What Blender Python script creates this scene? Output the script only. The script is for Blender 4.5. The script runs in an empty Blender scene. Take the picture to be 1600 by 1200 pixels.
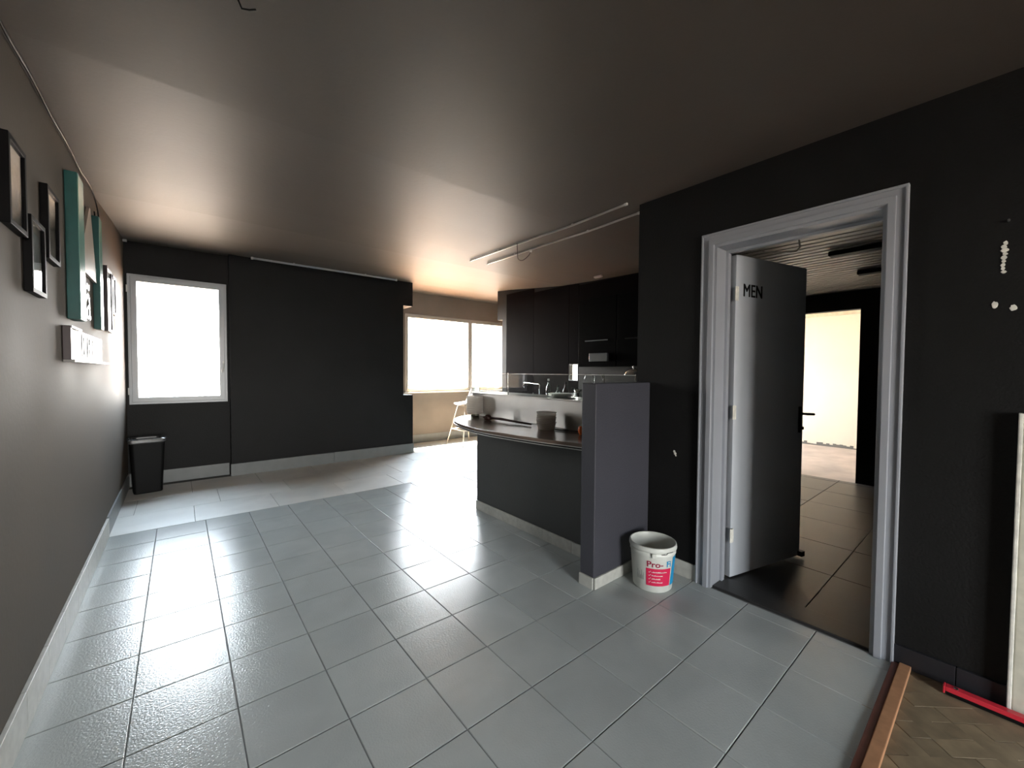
import bpy, bmesh, math, random
from mathutils import Vector, Matrix
random.seed(4)
C = bpy.context.scene.collection
SC = bpy.context.scene
PI = math.pi
# ------------------------------------------------------------------ camera, world, exposure
def camera():
    cd = bpy.data.cameras.new('camera'); co = bpy.data.objects.new('camera', cd); C.objects.link(co)
    yaw, pit, rol = math.radians(39.4), math.radians(1.7), math.radians(.35)
    f = Vector((math.sin(yaw)*math.cos(pit), math.cos(yaw)*math.cos(pit), -math.sin(pit)))
    r = Vector((math.cos(yaw), -math.sin(yaw), 0)); u = r.cross(f)
    r2 = r*math.cos(rol)+u*math.sin(rol); u2 = -r*math.sin(rol)+u*math.cos(rol)
    M = Matrix((r2, u2, -f)).transposed().to_4x4(); M.translation = (0, 0, 1.36)
    co.matrix_world = M
    cd.sensor_width = 36; cd.lens = 632/1600*36; cd.clip_start = .02; cd.clip_end = 200
    SC.camera = co
camera()
SC.view_settings.view_transform = 'Standard'; SC.view_settings.look = 'None'
SC.view_settings.gamma = 1; SC.view_settings.use_curve_mapping = False
SC.view_settings.exposure = 2.1
SC.cycles.transparent_max_bounces = 48
SKY = 10.0
w = bpy.data.worlds.new('World'); SC.world = w; w.use_nodes = True
nt = w.node_tree; bg = nt.nodes['Background']
tc = nt.nodes.new('ShaderNodeTexCoord'); sx = nt.nodes.new('ShaderNodeSeparateXYZ'); cr = nt.nodes.new('ShaderNodeValToRGB')
nt.links.new(tc.outputs['Generated'], sx.inputs[0]); nt.links.new(sx.outputs[2], cr.inputs[0]); nt.links.new(cr.outputs[0], bg.inputs[0])
cr.color_ramp.elements[0].position = 0; cr.color_ramp.elements[0].color = (1, .93, .86, 1)
cr.color_ramp.elements[1].position = .6; cr.color_ramp.elements[1].color = (.72, .86, 1, 1)
bg.inputs[1].default_value = SKY
def sun():
    l = bpy.data.lights.new('sun', 'SUN'); l.energy = 29; l.angle = math.radians(1.2); l.color = (1, .80, .58)
    o = bpy.data.objects.new('sun', l); C.objects.link(o)
    d = Vector((-.12, -math.cos(math.radians(66)), -math.sin(math.radians(66))))
    o.rotation_euler = d.to_track_quat('-Z', 'Y').to_euler()
sun()
def portal(loc, direction, sx_, sy_):
    l = bpy.data.lights.new('portal', 'AREA'); l.shape = 'RECTANGLE'; l.size = sx_; l.size_y = sy_; l.cycles.is_portal = True
    o = bpy.data.objects.new('portal', l); C.objects.link(o); o.location = loc
    o.rotation_euler = Vector(direction).to_track_quat('-Z', 'Z').to_euler()
portal((0.0, 6.62, 1.7), (0, -1, 0), 1.1, 1.6)
portal((4.42, 7.36, 1.7), (0, -1, 0), 2.5, 1.6)
portal((.45, -4.25, 1.27), (0, 1, 0), 1.6, 2.3)
portal((8.0, 5.25, 1.6), (0, -1, 0), 1.8, 1.4)

# ------------------------------------------------------------------ materials
def new_mat(name):
    m = bpy.data.materials.new(name); m.use_nodes = True
    return m, m.node_tree, m.node_tree.nodes['Principled BSDF']
def mat(name, col, rough=.5, metal=0, spec=.5, bump=0, bscale=40, var=0, vscale=3, coat=0, objvar=0, detail=4, rvar=0):
    m, t, b = new_mat(name)
    b.inputs['Base Color'].default_value = (*col, 1); b.inputs['Roughness'].default_value = rough
    b.inputs['Metallic'].default_value = metal; b.inputs['Specular IOR Level'].default_value = spec
    b.inputs['Coat Weight'].default_value = coat
    L = t.links.new; N = t.nodes.new
    co = N('ShaderNodeTexCoord').outputs['Object']
    src = None
    if var or rvar:
        n = N('ShaderNodeTexNoise'); n.inputs['Scale'].default_value = vscale; n.inputs['Detail'].default_value = detail; L(co, n.inputs[0])
        if var:
            mr = N('ShaderNodeMapRange'); mr.inputs['From Min'].default_value = .3; mr.inputs['From Max'].default_value = .7
            mr.inputs['To Min'].default_value = 1-var; mr.inputs['To Max'].default_value = 1+var; L(n.outputs[0], mr.inputs[0])
            src = mr.outputs[0]
        if rvar:
            mr = N('ShaderNodeMapRange'); mr.inputs['From Min'].default_value = .3; mr.inputs['From Max'].default_value = .7
            mr.inputs['To Min'].default_value = rough-rvar; mr.inputs['To Max'].default_value = rough+rvar; L(n.outputs[0], mr.inputs[0])
            L(mr.outputs[0], b.inputs['Roughness'])
    if objvar:
        oi = N('ShaderNodeObjectInfo'); mr = N('ShaderNodeMapRange'); mr.inputs['To Min'].default_value = 1-objvar; mr.inputs['To Max'].default_value = 1+objvar
        L(oi.outputs['Random'], mr.inputs[0])
        if src:
            mu = N('ShaderNodeMath'); mu.operation = 'MULTIPLY'; L(src, mu.inputs[0]); L(mr.outputs[0], mu.inputs[1]); src = mu.outputs[0]
        else: src = mr.outputs[0]
    if src:
        hs = N('ShaderNodeHueSaturation'); hs.inputs['Color'].default_value = (*col, 1); L(src, hs.inputs['Value']); L(hs.outputs[0], b.inputs['Base Color'])
    if bump:
        n = N('ShaderNodeTexNoise'); n.inputs['Scale'].default_value = bscale; n.inputs['Detail'].default_value = 3; L(co, n.inputs[0])
        bp = N('ShaderNodeBump'); bp.inputs['Strength'].default_value = bump; bp.inputs['Distance'].default_value = .01; L(n.outputs[0], bp.inputs['Height'])
        L(bp.outputs[0], b.inputs['Normal'])
    return m
def glass_mat(name, tint=(1, 1, 1), refl=.08, rough=.02):
    m = bpy.data.materials.new(name); m.use_nodes = True; t = m.node_tree; t.nodes.clear()
    N = t.nodes.new; L = t.links.new
    tr = N('ShaderNodeBsdfTransparent'); tr.inputs[0].default_value = (*tint, 1)
    gl = N('ShaderNodeBsdfGlossy'); gl.inputs['Roughness'].default_value = rough
    ge = N('ShaderNodeNewGeometry'); dt = N('ShaderNodeVectorMath'); dt.operation = 'DOT_PRODUCT'; L(ge.outputs['Normal'], dt.inputs[0]); L(ge.outputs['Incoming'], dt.inputs[1])
    ab = N('ShaderNodeMath'); ab.operation = 'ABSOLUTE'; L(dt.outputs['Value'], ab.inputs[0])
    om = N('ShaderNodeMath'); om.operation = 'SUBTRACT'; om.inputs[0].default_value = 1; L(ab.outputs[0], om.inputs[1])
    pw = N('ShaderNodeMath'); pw.operation = 'POWER'; pw.inputs[1].default_value = 5; L(om.outputs[0], pw.inputs[0])
    ad = N('ShaderNodeMath'); ad.operation = 'MULTIPLY_ADD'; ad.inputs[1].default_value = 1-refl; ad.inputs[2].default_value = refl; ad.use_clamp = True; L(pw.outputs[0], ad.inputs[0])
    mx = N('ShaderNodeMixShader'); L(ad.outputs[0], mx.inputs[0]); L(tr.outputs[0], mx.inputs[1]); L(gl.outputs[0], mx.inputs[2])
    o = N('ShaderNodeOutputMaterial'); L(mx.outputs[0], o.inputs[0]); return m
def tile_mat(name, col, rough, objvar, stip=.25, vein=.10):
    m, t, b = new_mat(name); L = t.links.new; N = t.nodes.new
    co = N('ShaderNodeTexCoord').outputs['Object']; oi = N('ShaderNodeObjectInfo')
    ge = N('ShaderNodeNewGeometry')
    n = N('ShaderNodeTexNoise'); n.inputs['Scale'].default_value = 4; n.inputs['Detail'].default_value = 8; n.inputs['Distortion'].default_value = .4
    L(ge.outputs['Position'], n.inputs[0])
    m1 = N('ShaderNodeMapRange'); m1.inputs[1].default_value = .3; m1.inputs[2].default_value = .7; m1.inputs[3].default_value = 1-vein; m1.inputs[4].default_value = 1+vein; L(n.outputs[0], m1.inputs[0])
    m2 = N('ShaderNodeMapRange'); m2.inputs[3].default_value = 1-objvar; m2.inputs[4].default_value = 1+objvar; L(oi.outputs['Random'], m2.inputs[0])
    mu = N('ShaderNodeMath'); mu.operation = 'MULTIPLY'; L(m1.outputs[0], mu.inputs[0]); L(m2.outputs[0], mu.inputs[1])
    hs = N('ShaderNodeHueSaturation'); hs.inputs['Color'].default_value = (*col, 1); L(mu.outputs[0], hs.inputs['Value']); L(hs.outputs[0], b.inputs['Base Color'])
    n2 = N('ShaderNodeTexNoise'); n2.inputs['Scale'].default_value = 120; n2.inputs['Detail'].default_value = 2; L(ge.outputs['Position'], n2.inputs[0])
    bp = N('ShaderNodeBump'); bp.inputs['Strength'].default_value = stip; bp.inputs['Distance'].default_value = .003; L(n2.outputs[0], bp.inputs['Height']); L(bp.outputs[0], b.inputs['Normal'])
    b.inputs['Roughness'].default_value = rough; b.inputs['Specular IOR Level'].default_value = .55
    return m
M = {}
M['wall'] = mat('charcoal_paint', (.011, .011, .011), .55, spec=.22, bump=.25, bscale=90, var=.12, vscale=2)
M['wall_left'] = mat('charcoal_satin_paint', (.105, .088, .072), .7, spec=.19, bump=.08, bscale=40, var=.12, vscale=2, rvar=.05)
M['ceil'] = mat('ceiling_paint', (.092, .078, .067), .5, spec=.5, bump=.06, bscale=40, var=.06, vscale=1.3)
M['nook'] = mat('taupe_glare_wall', (.22, .185, .155), .6, bump=.2, bscale=60, var=.1, vscale=2)  # taupe lighter than the other walls, window glare lifted into the colour
M['purple'] = mat('slate_paint', (.055, .055, .068), .5, spec=.4, bump=.2, bscale=90, var=.05)
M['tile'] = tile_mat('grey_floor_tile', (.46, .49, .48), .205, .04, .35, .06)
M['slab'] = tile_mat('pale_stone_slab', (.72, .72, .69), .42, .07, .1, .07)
M['darktile'] = tile_mat('dark_floor_tile', (.034, .033, .033), .42, .08, .1)
M['grout'] = mat('grout', (.16, .16, .155), .8)
M['skirt'] = mat('tile_skirting', (.52, .52, .48), .4, var=.1, vscale=25, objvar=.06)
M['skirt_grey'] = mat('grey_skirting', (.22, .235, .235), .35, var=.06, vscale=8)
M['skirt_black'] = mat('black_skirting', (.02, .02, .024), .4)
M['frame'] = mat('grey_door_paint', (.36, .38, .415), .35, var=.03, vscale=6)
M['leaf'] = mat('grey_door_leaf', (.54, .575, .62), .4, var=.03)
M['black'] = mat('black_plastic', (.006, .006, .006), .5, spec=.15)
M['pvc'] = mat('window_frame_pvc', (.50, .53, .56), .3)
M['pvc2'] = mat('window_frame_cream', (.62, .58, .52), .35)
M['glass'] = glass_mat('window_glass', (.97, .98, .98), .04)
M['cglass'] = glass_mat('counter_glass', (.93, .95, .94), .05)
M['frost'] = glass_mat('clear_plastic', (.95, .95, .93), .10, .15)
def frosty():
    t = M['frost'].node_tree; out = [n for n in t.nodes if n.type == 'OUTPUT_MATERIAL'][0]; src = out.inputs[0].links[0].from_socket
    d = t.nodes.new('ShaderNodeBsdfDiffuse'); d.inputs[0].default_value = (.95, .92, .88, 1); tl_ = t.nodes.new('ShaderNodeBsdfTranslucent'); tl_.inputs[0].default_value = (.95, .92, .88, 1)
    m1 = t.nodes.new('ShaderNodeMixShader'); m1.inputs[0].default_value = .55; t.links.new(d.outputs[0], m1.inputs[1]); t.links.new(tl_.outputs[0], m1.inputs[2])
    m2 = t.nodes.new('ShaderNodeMixShader'); m2.inputs[0].default_value = .92; t.links.new(src, m2.inputs[1]); t.links.new(m1.outputs[0], m2.inputs[2]); t.links.new(m2.outputs[0], out.inputs[0])
frosty()
M['steel'] = mat('brushed_steel', (.72, .72, .71), .36, 1, var=.08, vscale=3)
M['chrome'] = mat('chrome', (.8, .8, .8), .12, 1)
M['alu'] = mat('aluminium_rail', (.72, .70, .68), .35, .6)
M['worktop'] = mat('dark_laminate', (.17, .125, .10), .22, spec=.7, var=.1, vscale=6)
M['edge'] = mat('dark_edge', (.035, .033, .033), .25, spec=.6)
M['bar'] = mat('bar_front_paint', (.060, .060, .058), .5, spec=.4, bump=.15, bscale=60, var=.05)
M['aub'] = mat('dark_glossy_panel', (.005, .0033, .0038), .6, spec=.02)
M['cab'] = mat('black_cabinet', (.002, .002, .002), .5, spec=.03)
M['white'] = mat('white_plastic', (.75, .75, .72), .35)
M['bucket'] = mat('bucket_plastic', (.72, .74, .69), .35, var=.05, vscale=9, bump=.05)
M['bucket_in'] = mat('bucket_residue', (.35, .30, .25), .8, var=.3, vscale=14)
M['red'] = mat('label_red', (.72, .02, .09), .4)
M['blue'] = mat('label_blue', (.01, .30, .62), .4)
M['maroon'] = mat('label_maroon', (.35, .02, .06), .4)
M['plaster'] = mat('white_plaster', (.78, .77, .70), .8, var=.15, vscale=30)
M['brightwall'] = mat('cream_plaster_wall', (.74, .71, .63), .7, var=.04, vscale=1.5)
M['screed'] = mat('bare_screed', (.42, .36, .32), .8, var=.15, vscale=3)
M['slat'] = mat('grey_slat', (.72, .69, .64), .4)
M['void'] = mat('ceiling_void', (.01, .01, .01), .9)
M['wood'] = mat('worn_parquet', (.23, .175, .11), .5, var=.25, vscale=12, objvar=.10)
M['parq'] = mat('parquet_base', (.14, .10, .06), .6, var=.2, vscale=9)
M['strip'] = mat('threshold_wood', (.42, .22, .12), .8, spec=.05, var=.12, vscale=20)
M['stripd'] = mat('threshold_side', (.14, .045, .03), .5, var=.1, vscale=20)
M['redm'] = mat('red_metal', (.62, .03, .05), .3, spec=.6)
M['frameblack'] = mat('black_frame_wood', (.004, .0035, .004), .5, spec=.08)
M['teal'] = mat('teal_paint', (.0, .085, .08), .5, var=.12, vscale=12)
M['palet'] = mat('pale_teal_face', (.22, .42, .36), .22, spec=.8)
M['beige'] = mat('beige_board', (.42, .37, .31), .35, spec=.5)
M['orange'] = mat('orange_plastic', (.85, .16, .02), .4)
M['brown'] = mat('dark_brown_plastic', (.05, .02, .015), .35)
M['dbrown'] = mat('maroon_frame', (.03, .012, .014), .3)
M['print1'] = mat('faded_print', (.35, .30, .24), .5, var=.5, vscale=14)
M['print2'] = mat('pale_print', (.38, .42, .40), .5, var=.4, vscale=10)
M['ground'] = mat('terrace_bounce', (.62, .34, .18), .9, var=.1, vscale=1)
M['street'] = mat('grey_paving', (.17, .13, .10), .9)
M['cream'] = mat('cream_board', (.62, .60, .50), .5, var=.12, vscale=15)
M['stool'] = mat('stool_shell', (.55, .50, .46), .45)
M['stoolleg'] = mat('stool_leg', (.62, .55, .48), .3, .5)
M['bottle'] = glass_mat('bottle_glass', (.55, .60, .55), .3, .05)

# ------------------------------------------------------------------ helpers
def tag(o, label=None, cat=None, group=None, kind=None):
    if label: o['label'] = label
    if cat: o['category'] = cat
    if group: o['group'] = group
    if kind: o['kind'] = kind
    return o
def empty(name, loc, label, cat, group=None, rz=0):
    o = bpy.data.objects.new(name, None); C.objects.link(o); o.location = loc; o.rotation_euler = (0, 0, rz)
    o.empty_display_size = .05
    return tag(o, label, cat, group)
def obj(name, bm, m, parent=None, smooth=False, world=False, bevel=0):
    """world=True: the verts are world coordinates; they are kept so under the parent's (translated) frame."""
    me = bpy.data.meshes.new(name)
    bmesh.ops.recalc_face_normals(bm, faces=bm.faces)
    bm.to_mesh(me); bm.free()
    ms = m if isinstance(m, (list, tuple)) else [m]
    for k in ms: me.materials.append(M[k] if isinstance(k, str) else k)
    if smooth:
        for p in me.polygons: p.use_smooth = True
    o = bpy.data.objects.new(name, me); C.objects.link(o)
    if parent:
        o.parent = parent
        if world:
            T = Matrix.Identity(4); p = parent
            chain = []
            while p: chain.append(p); p = p.parent
            for q in reversed(chain): T = T @ Matrix.Translation(q.location) @ q.rotation_euler.to_matrix().to_4x4()
            me.transform(T.inverted())
    if bevel:
        b = o.modifiers.new('bevel', 'BEVEL'); b.width = bevel; b.segments = 2; b.limit_method = 'ANGLE'
    return o
def B(): return bmesh.new()
def box(bm, x0, y0, z0, x1, y1, z1, mi=0):
    vs = [bm.verts.new(p) for p in ((x0, y0, z0), (x1, y0, z0), (x1, y1, z0), (x0, y1, z0), (x0, y0, z1), (x1, y0, z1), (x1, y1, z1), (x0, y1, z1))]
    for f in ((0, 3, 2, 1), (4, 5, 6, 7), (0, 1, 5, 4), (1, 2, 6, 5), (2, 3, 7, 6), (3, 0, 4, 7)):
        bm.faces.new([vs[i] for i in f]).material_index = mi
    return bm
def bx(x0, y0, z0, x1, y1, z1): return box(B(), x0, y0, z0, x1, y1, z1)
def obox(bm, c, ux, uy, uz):
    c, ux, uy, uz = map(Vector, (c, ux, uy, uz))
    vs = [bm.verts.new(c+ux*a+uy*b_+uz*d) for a, b_, d in ((-1, -1, -1), (1, -1, -1), (1, 1, -1), (-1, 1, -1), (-1, -1, 1), (1, -1, 1), (1, 1, 1), (-1, 1, 1))]
    for f in ((0, 3, 2, 1), (4, 5, 6, 7), (0, 1, 5, 4), (1, 2, 6, 5), (2, 3, 7, 6), (3, 0, 4, 7)): bm.faces.new([vs[i] for i in f])
    return bm
def tube(bm, pts, r, n=8, cap=True):
    pts = [Vector(p) for p in pts]; rs = r if isinstance(r, (list, tuple)) else [r]*len(pts)
    rings = []; prev = None
    for i, p in enumerate(pts):
        d = (pts[min(i+1, len(pts)-1)]-pts[max(i-1, 0)]).normalized()
        a = prev if prev else (Vector((0, 0, 1)) if abs(d.z) < .9 else Vector((1, 0, 0)))
        a = (a-d*a.dot(d)).normalized(); prev = a; b_ = d.cross(a)
        rings.append([bm.verts.new(p+(a*math.cos(2*PI*k/n)+b_*math.sin(2*PI*k/n))*rs[i]) for k in range(n)])
    for i in range(len(rings)-1):
        for k in range(n): bm.faces.new((rings[i][k], rings[i][(k+1) % n], rings[i+1][(k+1) % n], rings[i+1][k]))
    if cap: bm.faces.new(rings[0][::-1]); bm.faces.new(rings[-1])
    return bm
def lathe(bm, prof, n=24, c=(0, 0, 0), mi=0, sx_=1, sy_=1):
    rings = []
    for r, z in prof:
        if r < 1e-5: rings.append([bm.verts.new((c[0], c[1], c[2]+z))])
        else: rings.append([bm.verts.new((c[0]+r*sx_*math.cos(2*PI*k/n), c[1]+r*sy_*math.sin(2*PI*k/n), c[2]+z)) for k in range(n)])
    for a, b_ in zip(rings, rings[1:]):
        for k in range(n):
            k2 = (k+1) % n
            if len(a) == 1 and len(b_) == 1: continue
            if len(a) == 1: f = (a[0], b_[k2], b_[k])
            elif len(b_) == 1: f = (a[k], a[k2], b_[0])
            else: f = (a[k], a[k2], b_[k2], b_[k])
            bm.faces.new(f).material_index = mi
    return bm
def prism(bm, poly, z0, z1):
    a = [bm.verts.new((x, y, z0)) for x, y in poly]; b_ = [bm.verts.new((x, y, z1)) for x, y in poly]
    bm.faces.new(a[::-1]); bm.faces.new(b_)
    for i in range(len(poly)):
        j = (i+1) % len(poly); bm.faces.new((a[i], a[j], b_[j], b_[i]))
    return bm
def wall(axis, p0, p1, a0, a1, z0, z1, holes=(), top=None):
    """a wall slab between planes p0 and p1 of the axis, running a0..a1, with rectangular holes (a,b,z,z'); one connected mesh"""
    A = sorted({a0, a1, *[h[0] for h in holes], *[h[1] for h in holes]}); Z = sorted({z0, z1, *[h[2] for h in holes], *[h[3] for h in holes]})
    A = [a for a in A if a0 <= a <= a1]; Z = [z for z in Z if z0 <= z <= z1]
    if top:
        A = sorted(set(A) | {a for a in top[1] if a0 < a < a1})
    bm = B(); V = {}
    def v(i, k, s):
        key = (i, k, s)
        if key not in V:
            z = Z[k]
            if top and k == len(Z)-1: z = top[0](A[i])
            p = (p0, p1)[s]
            V[key] = bm.verts.new((A[i], p, z) if axis == 'y' else (p, A[i], z))
        return V[key]
    def solid(i, k):
        if not (0 <= i < len(A)-1 and 0 <= k < len(Z)-1): return False
        a, z = (A[i]+A[i+1])/2, (Z[k]+Z[k+1])/2
        return not any(h[0] < a < h[1] and h[2] < z < h[3] for h in holes)
    for i in range(len(A)-1):
        for k in range(len(Z)-1):
            if not solid(i, k): continue
            for s in (0, 1): bm.faces.new((v(i, k, s), v(i+1, k, s), v(i+1, k+1, s), v(i, k+1, s)))
            if not solid(i-1, k): bm.faces.new((v(i, k, 0), v(i, k+1, 0), v(i, k+1, 1), v(i, k, 1)))
            if not solid(i+1, k): bm.faces.new((v(i+1, k, 0), v(i+1, k+1, 0), v(i+1, k+1, 1), v(i+1, k, 1)))
            if not solid(i, k-1): bm.faces.new((v(i, k, 0), v(i+1, k, 0), v(i+1, k, 1), v(i, k, 1)))
            if not solid(i, k+1): bm.faces.new((v(i, k+1, 0), v(i+1, k+1, 0), v(i+1, k+1, 1), v(i, k+1, 1)))
    return bm
def struct(name, bm, m, **k): return tag(obj(name, bm, m, **k), kind='structure')
def text_mesh(body, size, depth=.0008, align='LEFT', bold=0):
    cu = bpy.data.curves.new('t', 'FONT'); cu.body = body; cu.size = size; cu.extrude = depth; cu.align_x = align; cu.offset = bold; cu.resolution_u = 3
    o = bpy.data.objects.new('t', cu); C.objects.link(o); bpy.context.view_layer.update()
    me = bpy.data.meshes.new_from_object(o.evaluated_get(bpy.context.evaluated_depsgraph_get()))
    bm = B(); bm.from_mesh(me); bpy.data.objects.remove(o); bpy.data.curves.remove(cu); bpy.data.meshes.remove(me)
    return bm
def thick_text(body, size, depth, w_, n=3):
    out = B()
    for i in range(n):
        for j in range(2):
            t_ = text_mesh(body, size, depth); me = bpy.data.meshes.new('t')
            for v in t_.verts: v.co.x += w_*(i/(n-1)-.5)*2; v.co.y += w_*.35*(j*2-1); v.co.z += .00004*(i+j*n)
            t_.to_mesh(me); t_.free(); out.from_mesh(me); bpy.data.meshes.remove(me)
    return out
def copy_tree(o, parent=None):
    c = o.copy(); C.objects.link(c)
    if parent: c.parent = parent
    for ch in list(o.children): copy_tree(ch, c)
    return c

# ceiling profile (rises gently towards the windows)
CP = [(-4.2, 2.575), (2.3, 2.575), (3.0, 2.60), (3.6, 2.615), (4.2, 2.64), (4.8, 2.70), (5.4, 2.765), (5.9, 2.805), (6.3, 2.83), (7.4, 2.85)]
def cz(y):
    for (a, za), (b_, zb) in zip(CP, CP[1:]):
        if y <= b_: return za+(zb-za)*max(0, (y-a)/(b_-a))
    return CP[-1][1]
CY = [a for a, _ in CP]
# ------------------------------------------------------------------ setting
X0, T = -.169, .332          # tile grid
Y0 = 3.585
def ceiling():
    bm = B()
    xs = (-.8, 2.6, 6.4)
    lo = [[bm.verts.new((x, y, z)) for y, z in CP] for x in xs]; hi = [[bm.verts.new((x, y, z+.2)) for y, z in CP] for x in xs]
    for g in (lo, hi):
        for a, b_ in zip(g, g[1:]):
            for i in range(len(CP)-1): bm.faces.new((a[i], b_[i], b_[i+1], a[i+1]))
    for e in (0, -1):
        for i in range(len(CP)-1): bm.faces.new((lo[e][i], lo[e][i+1], hi[e][i+1], hi[e][i]))
    for i in (0, len(CP)-1):
        for j in (0, 1): bm.faces.new((lo[j][i], lo[j+1][i], hi[j+1][i], hi[j][i]))
    return struct('ceiling', bm, 'ceil', smooth=False)
ceil_ = ceiling()
floor_ = struct('floor', bx(-.8, .27, -.2, 6.4, 7.4, -.005), 'grout')
# tiles: shared mesh, local origin at the tile centre
def bev_tile(sx_, sy_, th=.012, b=.0022):
    bm = B(); hx, hy = sx_/2, sy_/2
    r = [[bm.verts.new((i*(hx-q), j*(hy-q), z)) for i, j in ((-1, -1), (1, -1), (1, 1), (-1, 1))] for q, z in ((0, -th), (0, -b), (b, 0))]
    for a, c in zip(r, r[1:]):
        for k in range(4): bm.faces.new((a[k], a[(k+1) % 4], c[(k+1) % 4], c[k]))
    bm.faces.new(r[2]); bm.faces.new(r[0][::-1]); return bm
MESH = {}
def place_tile(name, x0, y0, x1, y1, m, parent, gap=.0035, z=0, tilt=.0012):
    key = (name, round(x1-x0, 3), round(y1-y0, 3), m)
    if key not in MESH:
        o = obj(name, bev_tile(x1-x0-gap, y1-y0-gap), m, parent); MESH[key] = o.data
    else:
        o = bpy.data.objects.new(name, MESH[key]); C.objects.link(o); o.parent = parent
    o.location = ((x0+x1)/2, (y0+y1)/2, z); o.rotation_euler = (random.gauss(0, tilt), random.gauss(0, tilt), 0)
    return o
def grid_tiles():
    xs = [-.476]+[round(X0+T*i, 4) for i in range(0, 15)]
    ys = [.300]+[round(Y0-T*j, 4) for j in range(9, -4, -1)]
    for i in range(len(xs)-1):
        for j in range(len(ys)-1):
            x0, x1, y0, y1 = xs[i], xs[i+1], ys[j], ys[j+1]
            if x1-x0 < .02 or y1-y0 < .02: continue
            if x0 > 2.25 and 1.55 < y0 < 3.2 or x0 > 2.58 and y0 < 3.2: continue
            x1 = min(x1, 2.585 if y0 < 3.2 else 4.385)
            if x1-x0 < .02: continue
            place_tile('tile', x0, y0, x1, y1, 'tile', floor_)
    # last narrow row in front of the threshold strip and slim column by the doorway
    # pale stone slabs beyond the tile field
    ys2 = [4.581, 5.13, 5.70, 6.28, 7.07]; 
    for j in range(4):
        off = .09-.664*2 + (.22 if j == 1 else 0) + (.1 if j == 3 else 0)
        for i in range(13):
            a, b_ = off+.664*i, off+.664*(i+1)
            a, b_ = max(a, -.47 if j < 3 else 3.05), min(b_, 4.38 if j < 2 else 6.0)
            if b_-a < .05: continue
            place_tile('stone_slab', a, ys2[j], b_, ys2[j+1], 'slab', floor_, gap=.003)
    # kitchen floor behind the bar
    for j in range(4):
        for i in range(3):
            place_tile('kitchen_tile', 2.62+.588*i, 1.72+.383*j, 2.62+.588*(i+1), 1.72+.383*(j+1), 'darktile', floor_)
grid_tiles()

# walls of the main room
struct('wall_left', wall('x', -.476, -.8, -4.2, 7.4, -.2, 2.6, top=(lambda y: cz(y)+.02, CY)), 'wall_left')
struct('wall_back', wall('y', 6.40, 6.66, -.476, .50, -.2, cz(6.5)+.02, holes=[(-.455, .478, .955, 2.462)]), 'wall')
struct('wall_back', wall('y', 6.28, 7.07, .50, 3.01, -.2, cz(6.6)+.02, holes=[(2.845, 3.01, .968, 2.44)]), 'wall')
struct('wall_nook', wall('y', 7.07, 7.34, 3.01, 6.1, -.2, 2.9, holes=[(3.24, 5.60, .968, 2.44)]), 'nook')
struct('wall_nook', wall('x', 6.0, 6.1, 5.63, 7.07, -.2, 2.9), 'nook')
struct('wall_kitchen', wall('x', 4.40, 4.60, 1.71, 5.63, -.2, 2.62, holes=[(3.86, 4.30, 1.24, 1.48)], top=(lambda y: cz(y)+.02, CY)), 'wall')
struct('wall_nook', wall('y', 5.50, 5.63, 4.60, 6.1, -.2, 2.9), 'wall')
struct('trim_1', wall('x', 4.40, 4.60, 5.63, 5.775, 2.28, 2.80), 'wall')       # corbel at the end of the kitchen wall
DL, DR, DT = 1.158, .372, 2.15          # men's doorway
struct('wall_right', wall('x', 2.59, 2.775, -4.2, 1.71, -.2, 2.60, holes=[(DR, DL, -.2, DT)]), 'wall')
struct('wall_kitchen', wall('y', 1.62, 1.71, 2.775, 4.6, -.2, 2.62), 'wall')
struct('wall_rear', wall('y', -4.2, -4.0, -.476, 2.59, -.2, 2.60, holes=[(-.35, 1.25, .12, 2.42)]), 'wall')
# half wall closing the bar
struct('wall_half', bx(1.985, 1.60, -.2, 2.588, 1.712, 1.292), 'purple', bevel=.006)

# parquet on the camera's side
parq = struct('floor', bx(-.8, -4.2, -.2, 2.7, .27, -.004), 'parq')
def herringbone():
    Lp, Wp = .30, .075
    bm0 = bev_tile(Lp-.0015, Wp-.0015, .01, .0012); me = None; n = 0
    for a in range(-9, 10):
        for b_ in range(-9, 10):
            for k in (0, 1):
                # classic herringbone lattice, turned 45 degrees to the walls
                x = a*Lp+b_*Wp; y = b_*Wp-a*Lp*0
                x = b_*Wp+a*2*Wp*2; y = b_*Wp
                if k == 0: c = Vector((x, y, 0)); r = 0
                else: c = Vector((x+Lp/2+Wp/2, y-Lp/2+Wp/2+0, 0)); r = PI/2
                c = Matrix.Rotation(PI/4+.05, 3, 'Z') @ c + Vector((2.25, -.15, 0))
                if not (1.50 < c.x < 2.58 and -.62 < c.y < .24): continue
                if me is None:
                    o = obj('parquet_block', bm0, 'wood', parq); me = o.data
                else:
                    o = bpy.data.objects.new('parquet_block', me); C.objects.link(o); o.parent = parq
                o.location = (c.x, c.y, random.uniform(-.0022, -.0012)); o.rotation_euler = (0, 0, r+PI/4+.05); n += 1
herringbone()
ts = empty('threshold_strip', (1.0, .27, 0), 'reddish wooden threshold strip between grey tiles and parquet', 'threshold')
obj('strip_top', bx(-.46, .236, 0, 2.575, .276, .020), 'strip', ts, world=True, bevel=.003)
obj('strip_edge', bx(-.46, .276, -.003, 2.575, .302, .013), 'stripd', ts, world=True, bevel=.004)

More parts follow.
